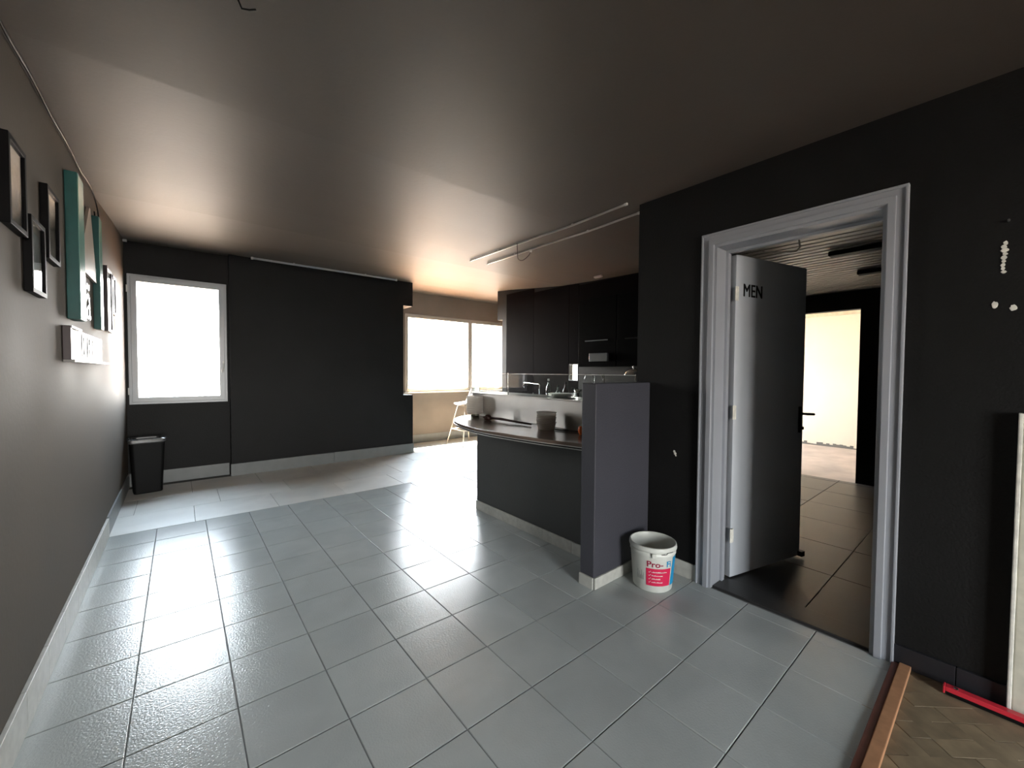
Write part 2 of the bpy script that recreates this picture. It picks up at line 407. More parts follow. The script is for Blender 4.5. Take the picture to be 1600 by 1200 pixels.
# ---- skirtings
def skirting(name, segs, m, h, piece=.332, th=.012, z=.0, label=None):
    """tile pieces standing against a wall: each piece a part; segs = [(x0,y0,x1,y1, outward normal)]"""
    base = None
    for (x0, y0, x1, y1, nx, ny) in segs:
        d = math.hypot(x1-x0, y1-y0); n = max(1, round(d/piece)); ux, uy = (x1-x0)/d, (y1-y0)/d
        for i in range(n):
            a, b_ = d*i/n+.0012, d*(i+1)/n-.0012
            c = Vector((x0+ux*(a+b_)/2+nx*th/2, y0+uy*(a+b_)/2+ny*th/2, z+h/2))
            bm = obox(B(), c, (ux*(b_-a)/2, uy*(b_-a)/2, 0), (nx*th/2, ny*th/2, 0), (0, 0, h/2))
            if base is None: base = struct(name, bm, m, bevel=.002)
            else: obj('skirting_tile', bm, m, base, bevel=.002)
    return base
skirting('baseboard_left', [(-.476, .0, -.476, 4.595, 1, 0)], 'skirt', .15, th=.016)
skirting('baseboard_left', [(-.476, 4.60, -.476, 6.40, 1, 0)], 'skirt_grey', .16, piece=.6, th=.012)
skirting('baseboard_back', [(-.476, 6.40, .485, 6.40, 0, -1)], 'skirt_grey', .155, piece=.9, th=.015)
skirting('baseboard_back', [(.49, 6.28, 3.02, 6.28, 0, -1)], 'skirt_grey', .155, piece=1.3, th=.018)
skirting('baseboard_nook', [(3.012, 7.07, 6.0, 7.07, 0, -1)], 'skirt_grey', .155, piece=1.0, th=.015)
skirting('baseboard_right', [(2.59, .10, 2.59, .302, -1, 0), (2.59, -.9, 2.59, .10, -1, 0)], 'skirt_black', .095, piece=1.0, th=.014)
skirting('baseboard_right', [(2.59, 1.245, 2.59, 1.60, -1, 0)], 'skirt', .105, piece=.332)
skirting('baseboard_half', [(1.985, 1.60, 2.585, 1.60, 0, -1), (1.985, 1.60, 1.985, 1.712, -1, 0)], 'skirt', .072, piece=.3)

# ---- windows
def window(name, x0, x1, z0, z1, y, m, fr=.045, sash=.055, mull=(), th=.07, handle=None, sill=True):
    """frame sits from y to y+th; leaves between mullions"""
    f = struct(name, wall('y', y, y+th, x0, x1, z0, z1, holes=[(a+ (fr if i == 0 else fr/2), b_-(fr if i == len(mull) else fr/2), z0+fr, z1-fr) for i, (a, b_) in enumerate(zip([x0, *mull], [*mull, x1]))]), m, bevel=.004)
    for i, (a, b_) in enumerate(zip([x0, *mull], [*mull, x1])):
        a += (fr if i == 0 else fr/2)-.008; b_ -= (fr if i == len(mull) else fr/2)-.008
        c, d = z0+fr-.008, z1-fr+.008
        s_ = obj('sash', wall('y', y-.014, y+.045, a, b_, c, d, holes=[(a+sash, b_-sash, c+sash, d-sash)]), m, f, bevel=.004)
        obj('gasket', wall('y', y-.0145, y+.02, a+sash-.006, b_-sash+.006, c+sash-.006, d-sash+.006, holes=[(a+sash, b_-sash, c+sash, d-sash)]), 'black', f) if handle else None
        obj('pane', bx(a+sash-.004, y+.014, c+sash-.004, b_-sash+.004, y+.018, d-sash+.004), 'glass', f)
    return f
w1 = window('window_1', -.455, .478, .955, 2.462, 6.392, 'pvc', fr=.035, sash=.055)
hb = B(); box(hb, .425, 6.368, 1.36, .447, 6.380, 1.48); h1 = obj('handle', hb, 'white', w1, bevel=.003)
obj('lever', tube(B(), [(.436, 6.37, 1.44), (.436, 6.345, 1.44), (.430, 6.342, 1.40), (.418, 6.342, 1.33)], .009), 'white', h1)
obj('hinge', bx(-.462, 6.38, 1.07, -.45, 6.396, 1.15), 'white', w1); obj('hinge', bx(-.462, 6.38, 2.25, -.45, 6.396, 2.33), 'white', w1)
w2 = window('window_2', 3.24, 5.60, .968, 2.44, 7.10, 'pvc2', fr=.045, sash=.035, mull=(4.69,))
obj('window_sill', bx(3.18, 7.0, .945, 5.62, 7.10, .968), 'pvc2', w2, bevel=.004)
window('window_3', 3.87-.0, 4.035, 1.25, 1.47, 0, 'black', fr=.01, sash=.008) if False else None
k3 = struct('window_3', wall('x', 4.388, 4.400, 3.865, 4.04, 1.243, 1.477, holes=[(3.875, 4.030, 1.253, 1.467)]), 'pvc')
obj('pane', bx(4.392, 3.874, 1.252, 4.395, 4.031, 1.468), 'glass', k3)
window('window_4', -.35, 1.25, .12, 2.42, -4.10, 'pvc', fr=.045, sash=.05, mull=(.5,))
# outdoors: unseen terrace, put in and tinted to bounce warm sun onto the ceiling
struct('terrace_bounce', bx(2.4, 7.36, -.75, 6.6, 24, -.55), 'ground')
struct('street_ground', bx(-60, 7.0, -7.2, 60, 90, -7.0), 'street')
struct('street_ground', bx(-60, -90, -7.2, 60, 7.0, -7.0), 'street')
rail = empty('balcony_railing', (4.4, 8.6, -.55), 'pale balcony railing outside the wide window', 'railing')
obj('top_rail', bx(2.5, 8.58, 1.02, 7.2, 8.63, 1.06), 'pvc2', rail, world=True)
for i in range(4):
    obj('post', bx(2.6+1.5*i, 8.585, -.55, 2.64+1.5*i, 8.625, 1.02), 'pvc2', rail, world=True)

# ---- men's doorway
def door():
    f = struct('door_1', wall('x', 2.572, 2.59, .296, 1.240, -.001, 2.228, holes=[(DR, DL, -.001, DT)]), 'frame', bevel=.004)
    # raised inner bead of the architrave, and the lining
    obj('architrave_bead', wall('x', 2.558, 2.574, DR-.034, DL+.034, 0, DT+.036, holes=[(DR-.004, DL+.004, 0, DT+.004)]), 'frame', f, bevel=.003)
    obj('architrave_edge', wall('x', 2.563, 2.574, .296, 1.240, 0, 2.228, holes=[(.308, 1.229, 0, 2.215)]), 'frame', f, bevel=.003)
    bm = wall('x', 2.574, 2.778, DR-.003, DL+.003, 0, DT+.003, holes=[(DR+.012, DL-.012, 0, DT-.012)])
    obj('door_lining', bm, 'frame', f, bevel=.002)
    obj('door_stop', wall('x', 2.70, 2.735, DR+.010, DL-.010, 0, DT-.010, holes=[(DR+.028, DL-.028, 0, DT-.028)]), 'frame', f, bevel=.002)
    obj('sill_plate', bx(2.60, DR+.012, -.004, 2.775, DL-.012, .012), 'darktile', f, bevel=.004)
    return f
dr = door()
leaf = struct('door_1', bx(0, -.0, .012, .776, .040, 2.128), 'leaf', bevel=.003)   # local: hinge at origin, near face at y=0
leaf.location = (2.790, 1.118, 0); leaf.rotation_euler = (0, 0, -math.atan2(.183, .754)); leaf.parent = None
def on_leaf(name, bm, m, **k): return obj(name, bm, m, leaf, **k)
t = thick_text('MEN', .118, .0006, .0026); t.transform(Matrix.Translation((.068, -.001, 1.866)) @ Matrix.Diagonal((.84, 1, 1, 1)) @ Matrix.Rotation(PI/2, 4, 'X'))
on_leaf('lettering', t, 'black')
for z in (.25, 1.06, 1.83):
    hb = B(); tube(hb, [(-.006, -.010, z), (-.006, -.010, z+.09)], .007); box(hb, -.02, -.012, z, .012, -.008, z+.09)
    on_leaf('hinge', hb, 'plaster')
hd = on_leaf('handle', bx(.715, -.008, .93, .745, 0, 1.12), 'black', bevel=.003)
obj('lever', tube(B(), [(.73, -.005, 1.07), (.73, -.055, 1.07), (.74, -.058, 1.07), (.80, -.060, 1.066)], .009), 'black', hd)
obj('key_knob', lathe(B(), [(0, 0), (.012, 0), (.012, .02), (0, .02)], 10, (0, 0, 0)), 'black', hd).location = (.73, -.02, .955)
on_leaf('door_stopper', bx(.75, -.03, .014, .79, .01, .05), 'black')
ca = obj('closer_arm', tube(B(), [(2.98, 1.03, 2.165), (3.10, .98, 2.17), (3.18, .90, 2.175)], .006), 'alu', dr)
obj('closer_link', tube(B(), [(3.18, .90, 2.175), (3.195, .885, 2.20), (3.19, .89, 2.25)], .006), 'alu', dr)

# ---- corridor behind the door
corr = struct('floor', bx(2.775, .05, -.2, 6.5, 3.05, -.005), 'grout')
for i in range(7):
    for j in range(5):
        x0, x1 = 2.78+.60*i, min(2.78+.60*(i+1), 6.5); y0, y1 = .10+.60*j, .10+.60*(j+1)
        if x0 < 4.6 and y0 > 1.5: continue
        if x1-x0 < .1: continue
        if x0 < 4.6: y1 = min(y1, 1.62)
        place_tile('tile', x0, y0, x1, y1, 'darktile', corr)
struct('wall_corridor', wall('x', 6.50, 6.62, .05, 3.05, -.2, 2.45, holes=[(1.148, 2.05, -.2, 2.168)]), 'wall')
struct('wall_corridor', wall('y', .05, .15, 2.775, 6.5, -.2, 2.45), 'wall')
struct('wall_corridor', wall('y', 3.05, 3.15, 4.6, 6.62, -.2, 2.45), 'wall')
struct('wall_corridor', wall('x', 4.50, 4.60, 1.71, 3.15, -.2, 2.45), 'wall')
cc = struct('ceiling', bx(2.775, .05, 2.425, 4.60, 1.62, 2.6), 'void')
struct('ceiling', bx(4.60, .05, 2.425, 6.62, 3.15, 2.6), 'void')
sm = None
for i in range(36):
    x0 = 2.80+.1035*i
    if i == 18: sm = None
    if sm is None:
        bm = B(); box(bm, 0, 0, 0, .074, 1.49 if i < 18 else 2.92, .012); so = obj('ceiling_slat', bm, 'slat', cc, bevel=.003); sm = so.data
    else:
        so = bpy.data.objects.new('ceiling_slat', sm); C.objects.link(so); so.parent = cc
    so.location = (x0, .12, 2.40)
for (x, y0, y1, lab) in ((4.29, .20, .975, 'black tube lamp under slatted ceiling nearer the open door'), (5.285, .20, .965, 'black tube lamp under slatted ceiling nearer the bright room')):
    l = empty('ceiling_lamp', (x, (y0+y1)/2, 2.40), lab, 'lamp', 'black tube lamps on the slatted ceiling')
    obj('lamp_body', bx(x-.045, y0, 2.352, x+.045, y1, 2.392), 'black', l, world=True, bevel=.008)
    obj('lamp_mount', bx(x-.015, (y0+y1)/2-.1, 2.392, x+.015, (y0+y1)/2+.1, 2.40), 'black', l, world=True)
# ---- bright room beyond
struct('floor', bx(6.5, -1.0, -.2, 9.5, 5.1, -.002), 'screed')
struct('wall_bright_room', wall('x', 9.40, 9.55, -1.0, 5.1, -.2, 2.75), 'brightwall')
struct('wall_bright_room', wall('y', 5.0, 5.2, 6.62, 9.4, -.2, 2.75, holes=[(7.1, 8.9, .9, 2.3)]), 'brightwall')
struct('wall_bright_room', wall('y', -1.1, -1.0, 6.62, 9.4, -.2, 2.75), 'brightwall')
struct('wall_bright_room', wall('x', 6.60, 6.64, -1.0, 5.0, -.2, 2.75, holes=[(1.14, 2.06, -.2, 2.18)]), 'brightwall')
struct('ceiling', bx(6.55, -1.1, 2.70, 9.5, 5.2, 2.85), 'brightwall')
struct('trim_2', bx(9.36, -1.0, 2.44, 9.40, 5.0, 2.70), 'cream')
pl = B()
rr = random.Random(3); yy = .4; prof = []
while yy < 3.2: prof.append((yy, .015+rr.random()*.05)); yy += .05
for (a, ha), (b_, hb_) in zip(prof, prof[1:]): box(pl, 9.392, a, -.002, 9.40, b_, ha)
tag(obj('torn_plaster_edge', pl, 'grout'), 'ragged grey line of broken plaster along the foot of the cream wall', 'plaster', kind='stuff')

# ------------------------------------------------------------------ wall marks and small fittings on the right wall
def blob(name, y, z, ry, rz_, seed, parent=None, x=2.59, label=None, cat=None):
    r = random.Random(seed); n = 14; bm = B()
    ring = [((y+math.cos(2*PI*k/n)*ry*r.uniform(.8, 1.15)), (z+math.sin(2*PI*k/n)*rz_*r.uniform(.8, 1.15))) for k in range(n)]
    a = [bm.verts.new((x+.001, p, q)) for p, q in ring]; b_ = [bm.verts.new((x-.003, y+(p-y)*.85, z+(q-z)*.85)) for p, q in ring]
    bm.faces.new(a); bm.faces.new(b_[::-1])
    for k in range(n): bm.faces.new((a[k], a[(k+1) % n], b_[(k+1) % n], b_[k]))
    o = obj(name, bm, 'plaster', parent)
    return tag(o, label, cat) if label else o
blob('filler_dot', .034, 1.647, .010, .016, 1, label='white filler dot on the black wall, left of the two dots', cat='filler')
blob('filler_dot', -.015, 1.63, .010, .014, 2, label='white filler dot on the black wall, right of the two dots', cat='filler')
sk = empty('plaster_streak', (2.59, .014, 1.78), 'broken vertical streak of white plaster above the two white dots', 'plaster')
rr = random.Random(9)
for i in range(9):
    z = 1.778+.0145*i
    b_ = blob('plaster_chip', .014+rr.uniform(-.003, .003), z, rr.uniform(.006, .012), rr.uniform(.006, .011), i+20)
    b_.parent = sk; b_.location = -sk.location
ck = empty('chipped_spot', (2.59, 1.405, .815), 'small white chip in the black wall above the bucket', 'chip')
for i, (dy, dz, a) in enumerate(((.006, .012, .008), (0, 0, .009), (-.006, -.014, .005))):
    b_ = blob('plaster_chip', 1.405+dy, .815+dz, a, a*1.2, i+50); b_.parent = ck; b_.location = -ck.location
nl = B(); tube(nl, [(2.592, .006, 1.98), (2.575, .006, 1.982)], .004); tag(obj('wall_nail', nl, 'steel'), 'tiny nail in the black wall above the plaster streak', 'nail')
# cream board standing against the right wall, cut by the frame
cb = empty('cream_board', (2.55, -.20, 0), 'tall cream board leaning on the black wall at the right edge', 'board')
obj('board_panel', bx(2.552, -.55, .012, 2.585, -.052, 1.20), 'cream', cb, world=True, bevel=.004)
obj('board_edge', bx(2.548, -.052, .012, 2.589, -.040, 1.21), 'plaster', cb, world=True, bevel=.003)
# red level on the parquet
lv = empty('spirit_level', (2.50, 0, 0), 'long red metal spirit level lying on parquet along the wall', 'level')
obj('level_body', bx(2.500, -.60, .014, 2.532, .125, .034), 'redm', lv, world=True, bevel=.002)
obj('level_foot', bx(2.498, -.60, .002, 2.534, .122, .014), 'black', lv, world=True)
obj('end_cap', bx(2.499, .125, .003, 2.533, .132, .035), 'redm', lv, world=True, bevel=.002)
obj('rivet', lathe(B(), [(0, .004), (.006, .003), (.008, 0)], 12, (2.516, .095, .034)), 'chrome', lv, world=True)

# ------------------------------------------------------------------ bar
barb = empty('bar_cabinet', (2.27, 2.5, 0), 'dark grey painted bar front with a pale tile skirting', 'bar')
obj('front_panel', bx(2.267, 1.712, 0, 2.33, 3.30, .813), 'bar', barb, world=True, bevel=.003)
obj('end_panel', bx(2.33, 3.24, 0, 2.95, 3.30, .813), 'bar', barb, world=True, bevel=.003)
for i in range(5):
    y0 = 1.714+.3175*i
    obj('skirting_tile', bx(2.255, y0+.001, 0, 2.267, y0+.3165, .088), 'skirt', barb, world=True, bevel=.002)
edge = [(2.17, 1.715), (2.12, 1.95), (2.06, 2.2), (2.015, 2.5), (1.992, 2.75), (1.995, 2.95), (2.02, 3.12), (2.065, 3.32), (2.13, 3.50), (2.21, 3.64), (2.31, 3.75), (2.43, 3.84), (2.56, 3.885), (2.75, 3.90), (2.95, 3.88)]
# smooth the edge by Catmull-Rom
def smooth_path(P, k=4):
    out = []
    for i in range(len(P)-1):
        p0, p1, p2, p3 = P[max(i-1, 0)], P[i], P[i+1], P[min(i+2, len(P)-1)]
        for j in range(k):
            t = j/k
            out.append(tuple(.5*((2*b)+(c-a)*t+(2*a-5*b+4*c-d)*t*t+(3*b-a-3*c+d)*t**3) for a, b, c, d in zip(p0, p1, p2, p3)))
    out.append(P[-1]); return out
se = smooth_path(edge)
ct = empty('bar_counter', (2.5, 2.8, .82), 'dark glossy bar countertop with a bowed front and rounded end', 'counter')
obj('worktop', prism(B(), se+[(2.95, 1.715)], .840, .865), 'worktop', ct, world=True, bevel=.003)
ins = [(x+.014, y-.010 if y > 3.5 else y) for x, y in se]
obj('lower_edge', prism(B(), ins+[(2.94, 1.715)], .815, .838), 'edge', ct, world=True, bevel=.004)
obj('chrome_strip', tube(B(), [(x-.001, y+(.001 if y > 3.5 else 0), .839) for x, y in se], .0035, 6), 'alu', ct, world=True)
obj('chrome_strip', tube(B(), [(x-.001, y, .819) for x, y in ins], .0035, 6), 'alu', ct, world=True)
# refrigerated display behind the worktop: steel front, glass above
dc = empty('display_case', (2.78, 2.8, .866), 'brushed steel display case with a glass guard behind the worktop', 'case')
obj('steel_front', bx(2.60, 1.73, .866, 2.625, 3.88, 1.112), 'steel', dc, world=True, bevel=.003)
obj('top_ledge', bx(2.59, 1.725, 1.112, 2.95, 3.89, 1.125), 'steel', dc, world=True, bevel=.003)
obj('case_body', bx(2.625, 1.73, .866, 2.95, 3.88, 1.112), 'steel', dc, world=True)
for a, b_ in ((1.735, 2.02), (2.03, 3.235), (3.245, 3.885)):
    obj('glass_pane', bx(2.600, a, 1.126, 2.606, b_, 1.333), 'cglass', dc, world=True)
obj('glass_shelf', bx(2.600, 1.735, 1.3335, 2.80, 3.885, 1.3395), 'cglass', dc, world=True)
obj('glass_end', bx(2.606, 3.879, 1.126, 2.80, 3.885, 1.333), 'cglass', dc, world=True)
for y in (1.735, 2.025, 3.24): obj('glass_post', bx(2.607, y-.004, 1.125, 2.617, y+.004, 1.350), 'chrome', dc, world=True)
obj('glass_frame', tube(B(), [(2.603, 1.735, 1.341), (2.603, 3.885, 1.341)], .0025, 6), 'alu', dc, world=True)

def lathe_thing(name, loc, parts, label, cat, group=None):
    e = empty(name, loc, label, cat, group)
    for pn, prof, m in parts: obj(pn, lathe(B(), prof, 20), m, e, smooth=True)
    return e
# stack of clear tubs: each tub a thing
def tub(r=.085, h=.062):
    return lathe(B(), [(0, 0), (r*.82, 0), (r*.84, .003), (r*.98, h-.006), (r*1.04, h-.005), (r*1.04, h), (r*.99, h), (r*.955, h-.008), (r*.80, .006), (0, .006)], 28)
nm = ['bottom', 'second from bottom', 'middle', 'second from top', 'top']
tm = None
for k in range(5):
    if tm is None: o = obj('plastic_tub', tub(), 'frost', smooth=True); tm = o.data
    else: o = bpy.data.objects.new('plastic_tub', tm); C.objects.link(o)
    o.location = (2.455+random.uniform(-.003, .003), 2.52+random.uniform(-.003, .003), .866+.0215*k)
    tag(o, f'clear round plastic tub on the bar worktop, {nm[k]} of its stack', 'tub', 'stacked clear tubs on the bar')
# tall stack of clear trays at the end of the counter
tr = None
for k in range(8):
    bm = B(); box(bm, -.06, -.06, 0, .06, .06, .003)
    for (a, b_, c, d) in ((-.065, -.065, .065, -.060), (-.065, .060, .065, .065), (-.065, -.06, -.06, .06), (.06, -.06, .065, .06)): box(bm, a, b_, .0, c, d, .022)
    if tr is None: o = obj('clear_tray', bm, 'frost', bevel=.001); tr = o.data
    else: bm.free(); o = bpy.data.objects.new('clear_tray', tr); C.objects.link(o)
    o.location = (2.505, 3.69, .900+.0245*k); o.rotation_euler = (0, 0, .35+random.uniform(-.03, .03))
    o.modifiers.clear()
    tag(o, f'clear shallow tray at the rounded counter end, {["lowest of the stack, on the glass jar", "second lowest of the stack", "third from the bottom", "just under the middle", "just over the middle", "third from the top", "second from the top", "topmost of the stack"][k]}', 'tray', 'stacked clear trays at the counter end')
jar = lathe_thing('glass_jar', (2.505, 3.69, .865), [('jar_body', [(0, 0), (.045, 0), (.048, .004), (.048, .028), (.044, .034), (.040, .034), (.044, .027), (.044, .006), (0, .006)], 'bottle')], 'low clear glass jar carrying the stack of trays', 'jar')
# dark ladle with a long handle
ld = empty('skimmer_ladle', (2.42, 3.33, .866), 'dark brown long-handled ladle lying on the bar worktop', 'ladle')
lb = lathe(B(), [(0, .060), (.022, .055), (.036, .040), (.040, .022), (.034, .006), (.012, 0), (0, 0)], 18); obj('ladle_bowl', lb, 'brown', ld, smooth=True)
rim = B(); rr = random.Random(5)
for i in range(6): a = PI+.8*(i/5-.5)*2; obox(rim, (.040*math.cos(a), .040*math.sin(a), .03+rr.uniform(-.01, .01)), (.008, 0, 0), (0, .004, 0), (0, 0, .008))
obj('bowl_teeth', rim, 'brown', ld)
obj('handle', tube(B(), [(.01, -.035, .030), (.03, -.18, .028), (.05, -.36, .020), (.07, -.58, .014)], [.009, .014, .011, .008]), 'brown', ld, smooth=True)
# dark rod and an orange handle beside the half wall
kn = empty('kitchen_knife', (2.40, 1.95, .866), 'thin dark utensil with an orange end beside the half wall', 'utensil')
obj('blade', obox(B(), (2.50, 2.30, .874), (.03, -.12, 0), (.012, .001, 0), (0, 0, .006)), 'edge', kn, world=True, bevel=.002)
obj('orange_grip', lathe(B(), [(0, .07), (.016, .066), (.022, .045), (.020, .02), (.010, .0), (0, 0)], 14), 'orange', kn, smooth=True).location = (.045, .165, .0)

# ------------------------------------------------------------------ bar stool in the nook
def stool():
    e = empty('bar_stool', (4.18, 6.44, 0), 'pale moulded bar stool with slim metal legs by the wide window', 'stool', rz=math.atan2(.0, -1)+.075)
    # local +x = front
    bm = B(); nu, nv = 13, 12; g = []
    for i in range(nu):
        s_ = i/(nu-1); row = []
        for j in range(nv):
            t = (j/(nv-1)-.5)*2
            if s_ < .5:      # seat, from the front edge backwards
                q = s_/.5; x = .20-.36*q; z = .755-.012*math.sin(q*PI)-(.02*(1-q)**3); wd = .19*(1-.28*(1-q)**2.5)
            else:
                q = (s_-.5)/.5; x = -.16-.075*math.sin(q*PI/2)-.03*q; z = .755+.31*q**1.15; wd = .19*(1-.32*q**2.2)
            x += .055*abs(t)**2.4*(1 if s_ > .4 else 0)*min(1, max(0, (s_-.3)/.3))
            z += .03*abs(t)**3*(1 if s_ < .5 else max(0, 1-(s_-.5)*6))
            row.append(bm.verts.new((x, wd*t, z)))
        g.append(row)
    for i in range(nu-1):
        for j in range(nv-1): bm.faces.new((g[i][j], g[i][j+1], g[i+1][j+1], g[i+1][j]))
    sh = obj('seat_shell', bm, 'stool', e, smooth=True); so = sh.modifiers.new('s', 'SOLIDIFY'); so.thickness = .012
    obj('seat_bracket', bx(-.12, -.12, .720, .12, .12, .738), 'stoolleg', e, bevel=.003)
    P = [(.27, .26), (.27, -.26), (-.26, .26), (-.26, -.26)]
    for x, y in P: obj('leg', tube(B(), [(x*.42, y*.42, .725), (x, y, 0)], [.011, .009]), 'stoolleg', e, smooth=True)
    def at(x, y, z): k = .42+(1-z/.725)*.58; return (x*k, y*k, z)
    zf = .28
    for a, b_ in ((0, 1), (0, 2), (1, 3), (2, 3)): obj('foot_rail', tube(B(), [at(*P[a], zf), at(*P[b_], zf)], .008), 'stoolleg', e, smooth=True)
    return e
stool()

# ------------------------------------------------------------------ bucket
def bucket():
    e = empty('filler_bucket', (2.337, 1.408, 0), 'white plastic filler bucket with a red label by the half wall', 'bucket')
    r0, r1, H = .119, .140, .287
    obj('bucket_body', lathe(B(), [(0, .004), (r0-.008, .0), (r0, .008), (r0+.0165, .225), (r0+.021, .232), (r0+.021, .247), (r0+.0175, .25), (r1-.002, H-.03)], 48), 'bucket', e, smooth=True)
    obj('rim', lathe(B(), [(r1-.002, H-.031), (r1+.004, H-.03), (r1+.006, H-.022), (r1+.004, H-.006), (r1+.002, H), (r1-.003, H+.001), (r1-.006, H-.004), (r1-.007, H-.03)], 48), 'bucket', e, smooth=True)
    obj('inner_wall', lathe(B(), [(r1-.0065, H-.03), (r0+.003, .10), (r0-.004, .05)], 48), 'bucket', e, smooth=True)
    obj('dried_filler', lathe(B(), [(r0+.005, .13), (r0-.02, .085), (.05, .075), (0, .08)], 32), 'bucket_in', e, smooth=True)
    rad = lambda z: r0+.0165*z/.225+.0012
    def wrap(bm, a0):   # x in metres along the surface, y = z -> cylinder
        for v in bm.verts:
            a = a0+v.co.x/.128; r = rad(v.co.y)+v.co.z
            v.co = Vector((r*math.cos(a), r*math.sin(a), v.co.y))
        return bm
    def patch(x0, x1, z0, z1, off=.0004, slant=0):
        bm = B(); n = 24
        lo = [bm.verts.new((x0+(x1-x0)*i/n, z0, off)) for i in range(n+1)]; hi = [bm.verts.new((x0+slant+(x1-x0-slant)*i/n, z1, off)) for i in range(n+1)]
        for i in range(n): bm.faces.new((lo[i], lo[i+1], hi[i+1], hi[i]))
        return bm
    A0 = math.radians(-149)
    # white printed sleeve, red field, blue field
    obj('red_label', wrap(patch(-.036, .118, .048, .158), A0), 'red', e)
    obj('blue_label', wrap(patch(.124, .210, .045, .222, slant=.012), A0), 'blue', e)
    t = thick_text('Pro-', .052, .0004, .0011)
    for v in t.verts: v.co.x = v.co.x*1.06-.034; v.co.y += .168
    obj('lettering', wrap(t, A0), 'maroon', e)
    t = thick_text('Fi', .052, .0004, .0011)
    for v in t.verts: v.co.x = v.co.x*1.0+.084; v.co.y += .168
    obj('lettering', wrap(t, A0), 'blue', e)
    bm = B(); rr = random.Random(2)
    for k, L_ in enumerate((.090, .066, .050, .066)):
        z = .135-.0215*k
        for (a, b_, c, d) in ((-.022, z+.002, -.018, z-.003), (-.018, z-.003, -.009, z+.008)):
            n_ = Vector((c-a, d-b_, 0)).normalized().cross(Vector((0, 0, 1)))*.0012
            vs = [bm.verts.new((a+n_.x, b_+n_.y, .001)), bm.verts.new((a-n_.x, b_-n_.y, .001)), bm.verts.new((c-n_.x, d-n_.y, .001)), bm.verts.new((c+n_.x, d+n_.y, .001))]; bm.faces.new(vs)
        x = -.004
        while x < L_-.004:
            w_ = rr.uniform(.0028, .0042); h_ = rr.choice((.0045, .0045, .007))
            vs = [bm.verts.new(p) for p in ((x, z-.002, .001), (x+w_, z-.002, .001), (x+w_, z-.002+h_, .001), (x, z-.002+h_, .001))]; bm.faces.new(vs); x += w_+.0012
    obj('small_print', wrap(bm, A0), 'white', e)['kind'] = 'stuff'
    bm = B(); rr = random.Random(8)
    for k in range(9):
        x = -.098+.0055*k; h_ = rr.uniform(.02, .06)
        vs = [bm.verts.new(p) for p in ((x, .075, .0006), (x+.002, .075, .0006), (x+.002, .075+h_, .0006), (x, .075+h_, .0006))]; bm.faces.new(vs)
    obj('faded_print', wrap(bm, A0), 'skirt_grey', e)['kind'] = 'stuff'
    a = A0+.36; bm = B(); tube(bm, [((r1+.008)*math.cos(a+i*.07), (r1+.008)*math.sin(a+i*.07), H-.034+(.0 if i < 4 else .010)) for i in range(9)], .0018, 6)
    obj('tear_tab', bm, 'edge', e)
    for s_ in (0, 1):
        a = math.radians(35+180*s_); obj('handle_lug', obox(B(), ((r1+.004)*math.cos(a), (r1+.004)*math.sin(a), H-.045), (.007*math.cos(a), .007*math.sin(a), 0), (-.014*math.sin(a), .014*math.cos(a), 0), (0, 0, .014)), 'bucket', e, bevel=.003)
bucket()

# ------------------------------------------------------------------ waste bin in the corner
def bin_():
    e = empty('waste_bin', (-.295, 6.06, 0), 'black plastic waste bin with a grey rimmed lid in the corner', 'bin', rz=.12)
    def ring(hx, hy, z, r, bm, n=6):
        out = []
        for cx, cy, a0 in ((hx-r, hy-r, 0), (-hx+r, hy-r, PI/2), (-hx+r, -hy+r, PI), (hx-r, -hy+r, 3*PI/2)):
            for k in range(n+1): a = a0+PI/2*k/n; out.append(bm.verts.new((cx+r*math.cos(a), cy+r*math.sin(a), z)))
        return out
    def loft(bm, rs, cap0=True, cap1=True):
        for a, b_ in zip(rs, rs[1:]):
            for k in range(len(a)): bm.faces.new((a[k], a[(k+1) % len(a)], b_[(k+1) % len(a)], b_[k]))
        if cap0: bm.faces.new(rs[0][::-1])
        if cap1: bm.faces.new(rs[-1])
    bm = B(); loft(bm, [ring(.118, .09, 0, .03, bm), ring(.122, .094, .01, .03, bm), ring(.145, .115, .56, .035, bm)]); obj('bin_body', bm, 'black', e)
    bm = B(); loft(bm, [ring(.158, .124, .555, .04, bm), ring(.164, .128, .565, .04, bm), ring(.164, .128, .595, .04, bm), ring(.146, .116, .603, .04, bm)], True, False)
    r2 = [ring(.146, .116, .603, .04, bm), ring(.120, .085, .600, .04, bm), ring(.118, .083, .57, .04, bm)]; loft(bm, r2, False, False); bmesh.ops.remove_doubles(bm, verts=bm.verts, dist=1e-5)
    obj('lid_rim', bm, M['lidrim'], e, bevel=0)
    bm = B(); loft(bm, [ring(.118, .083, .570, .04, bm), ring(.117, .082, .578, .04, bm)]); obj('flap', bm, 'black', e)
M['lidrim'] = mat('satin_lid', (.05, .05, .05), .22, spec=.8)
bin_()

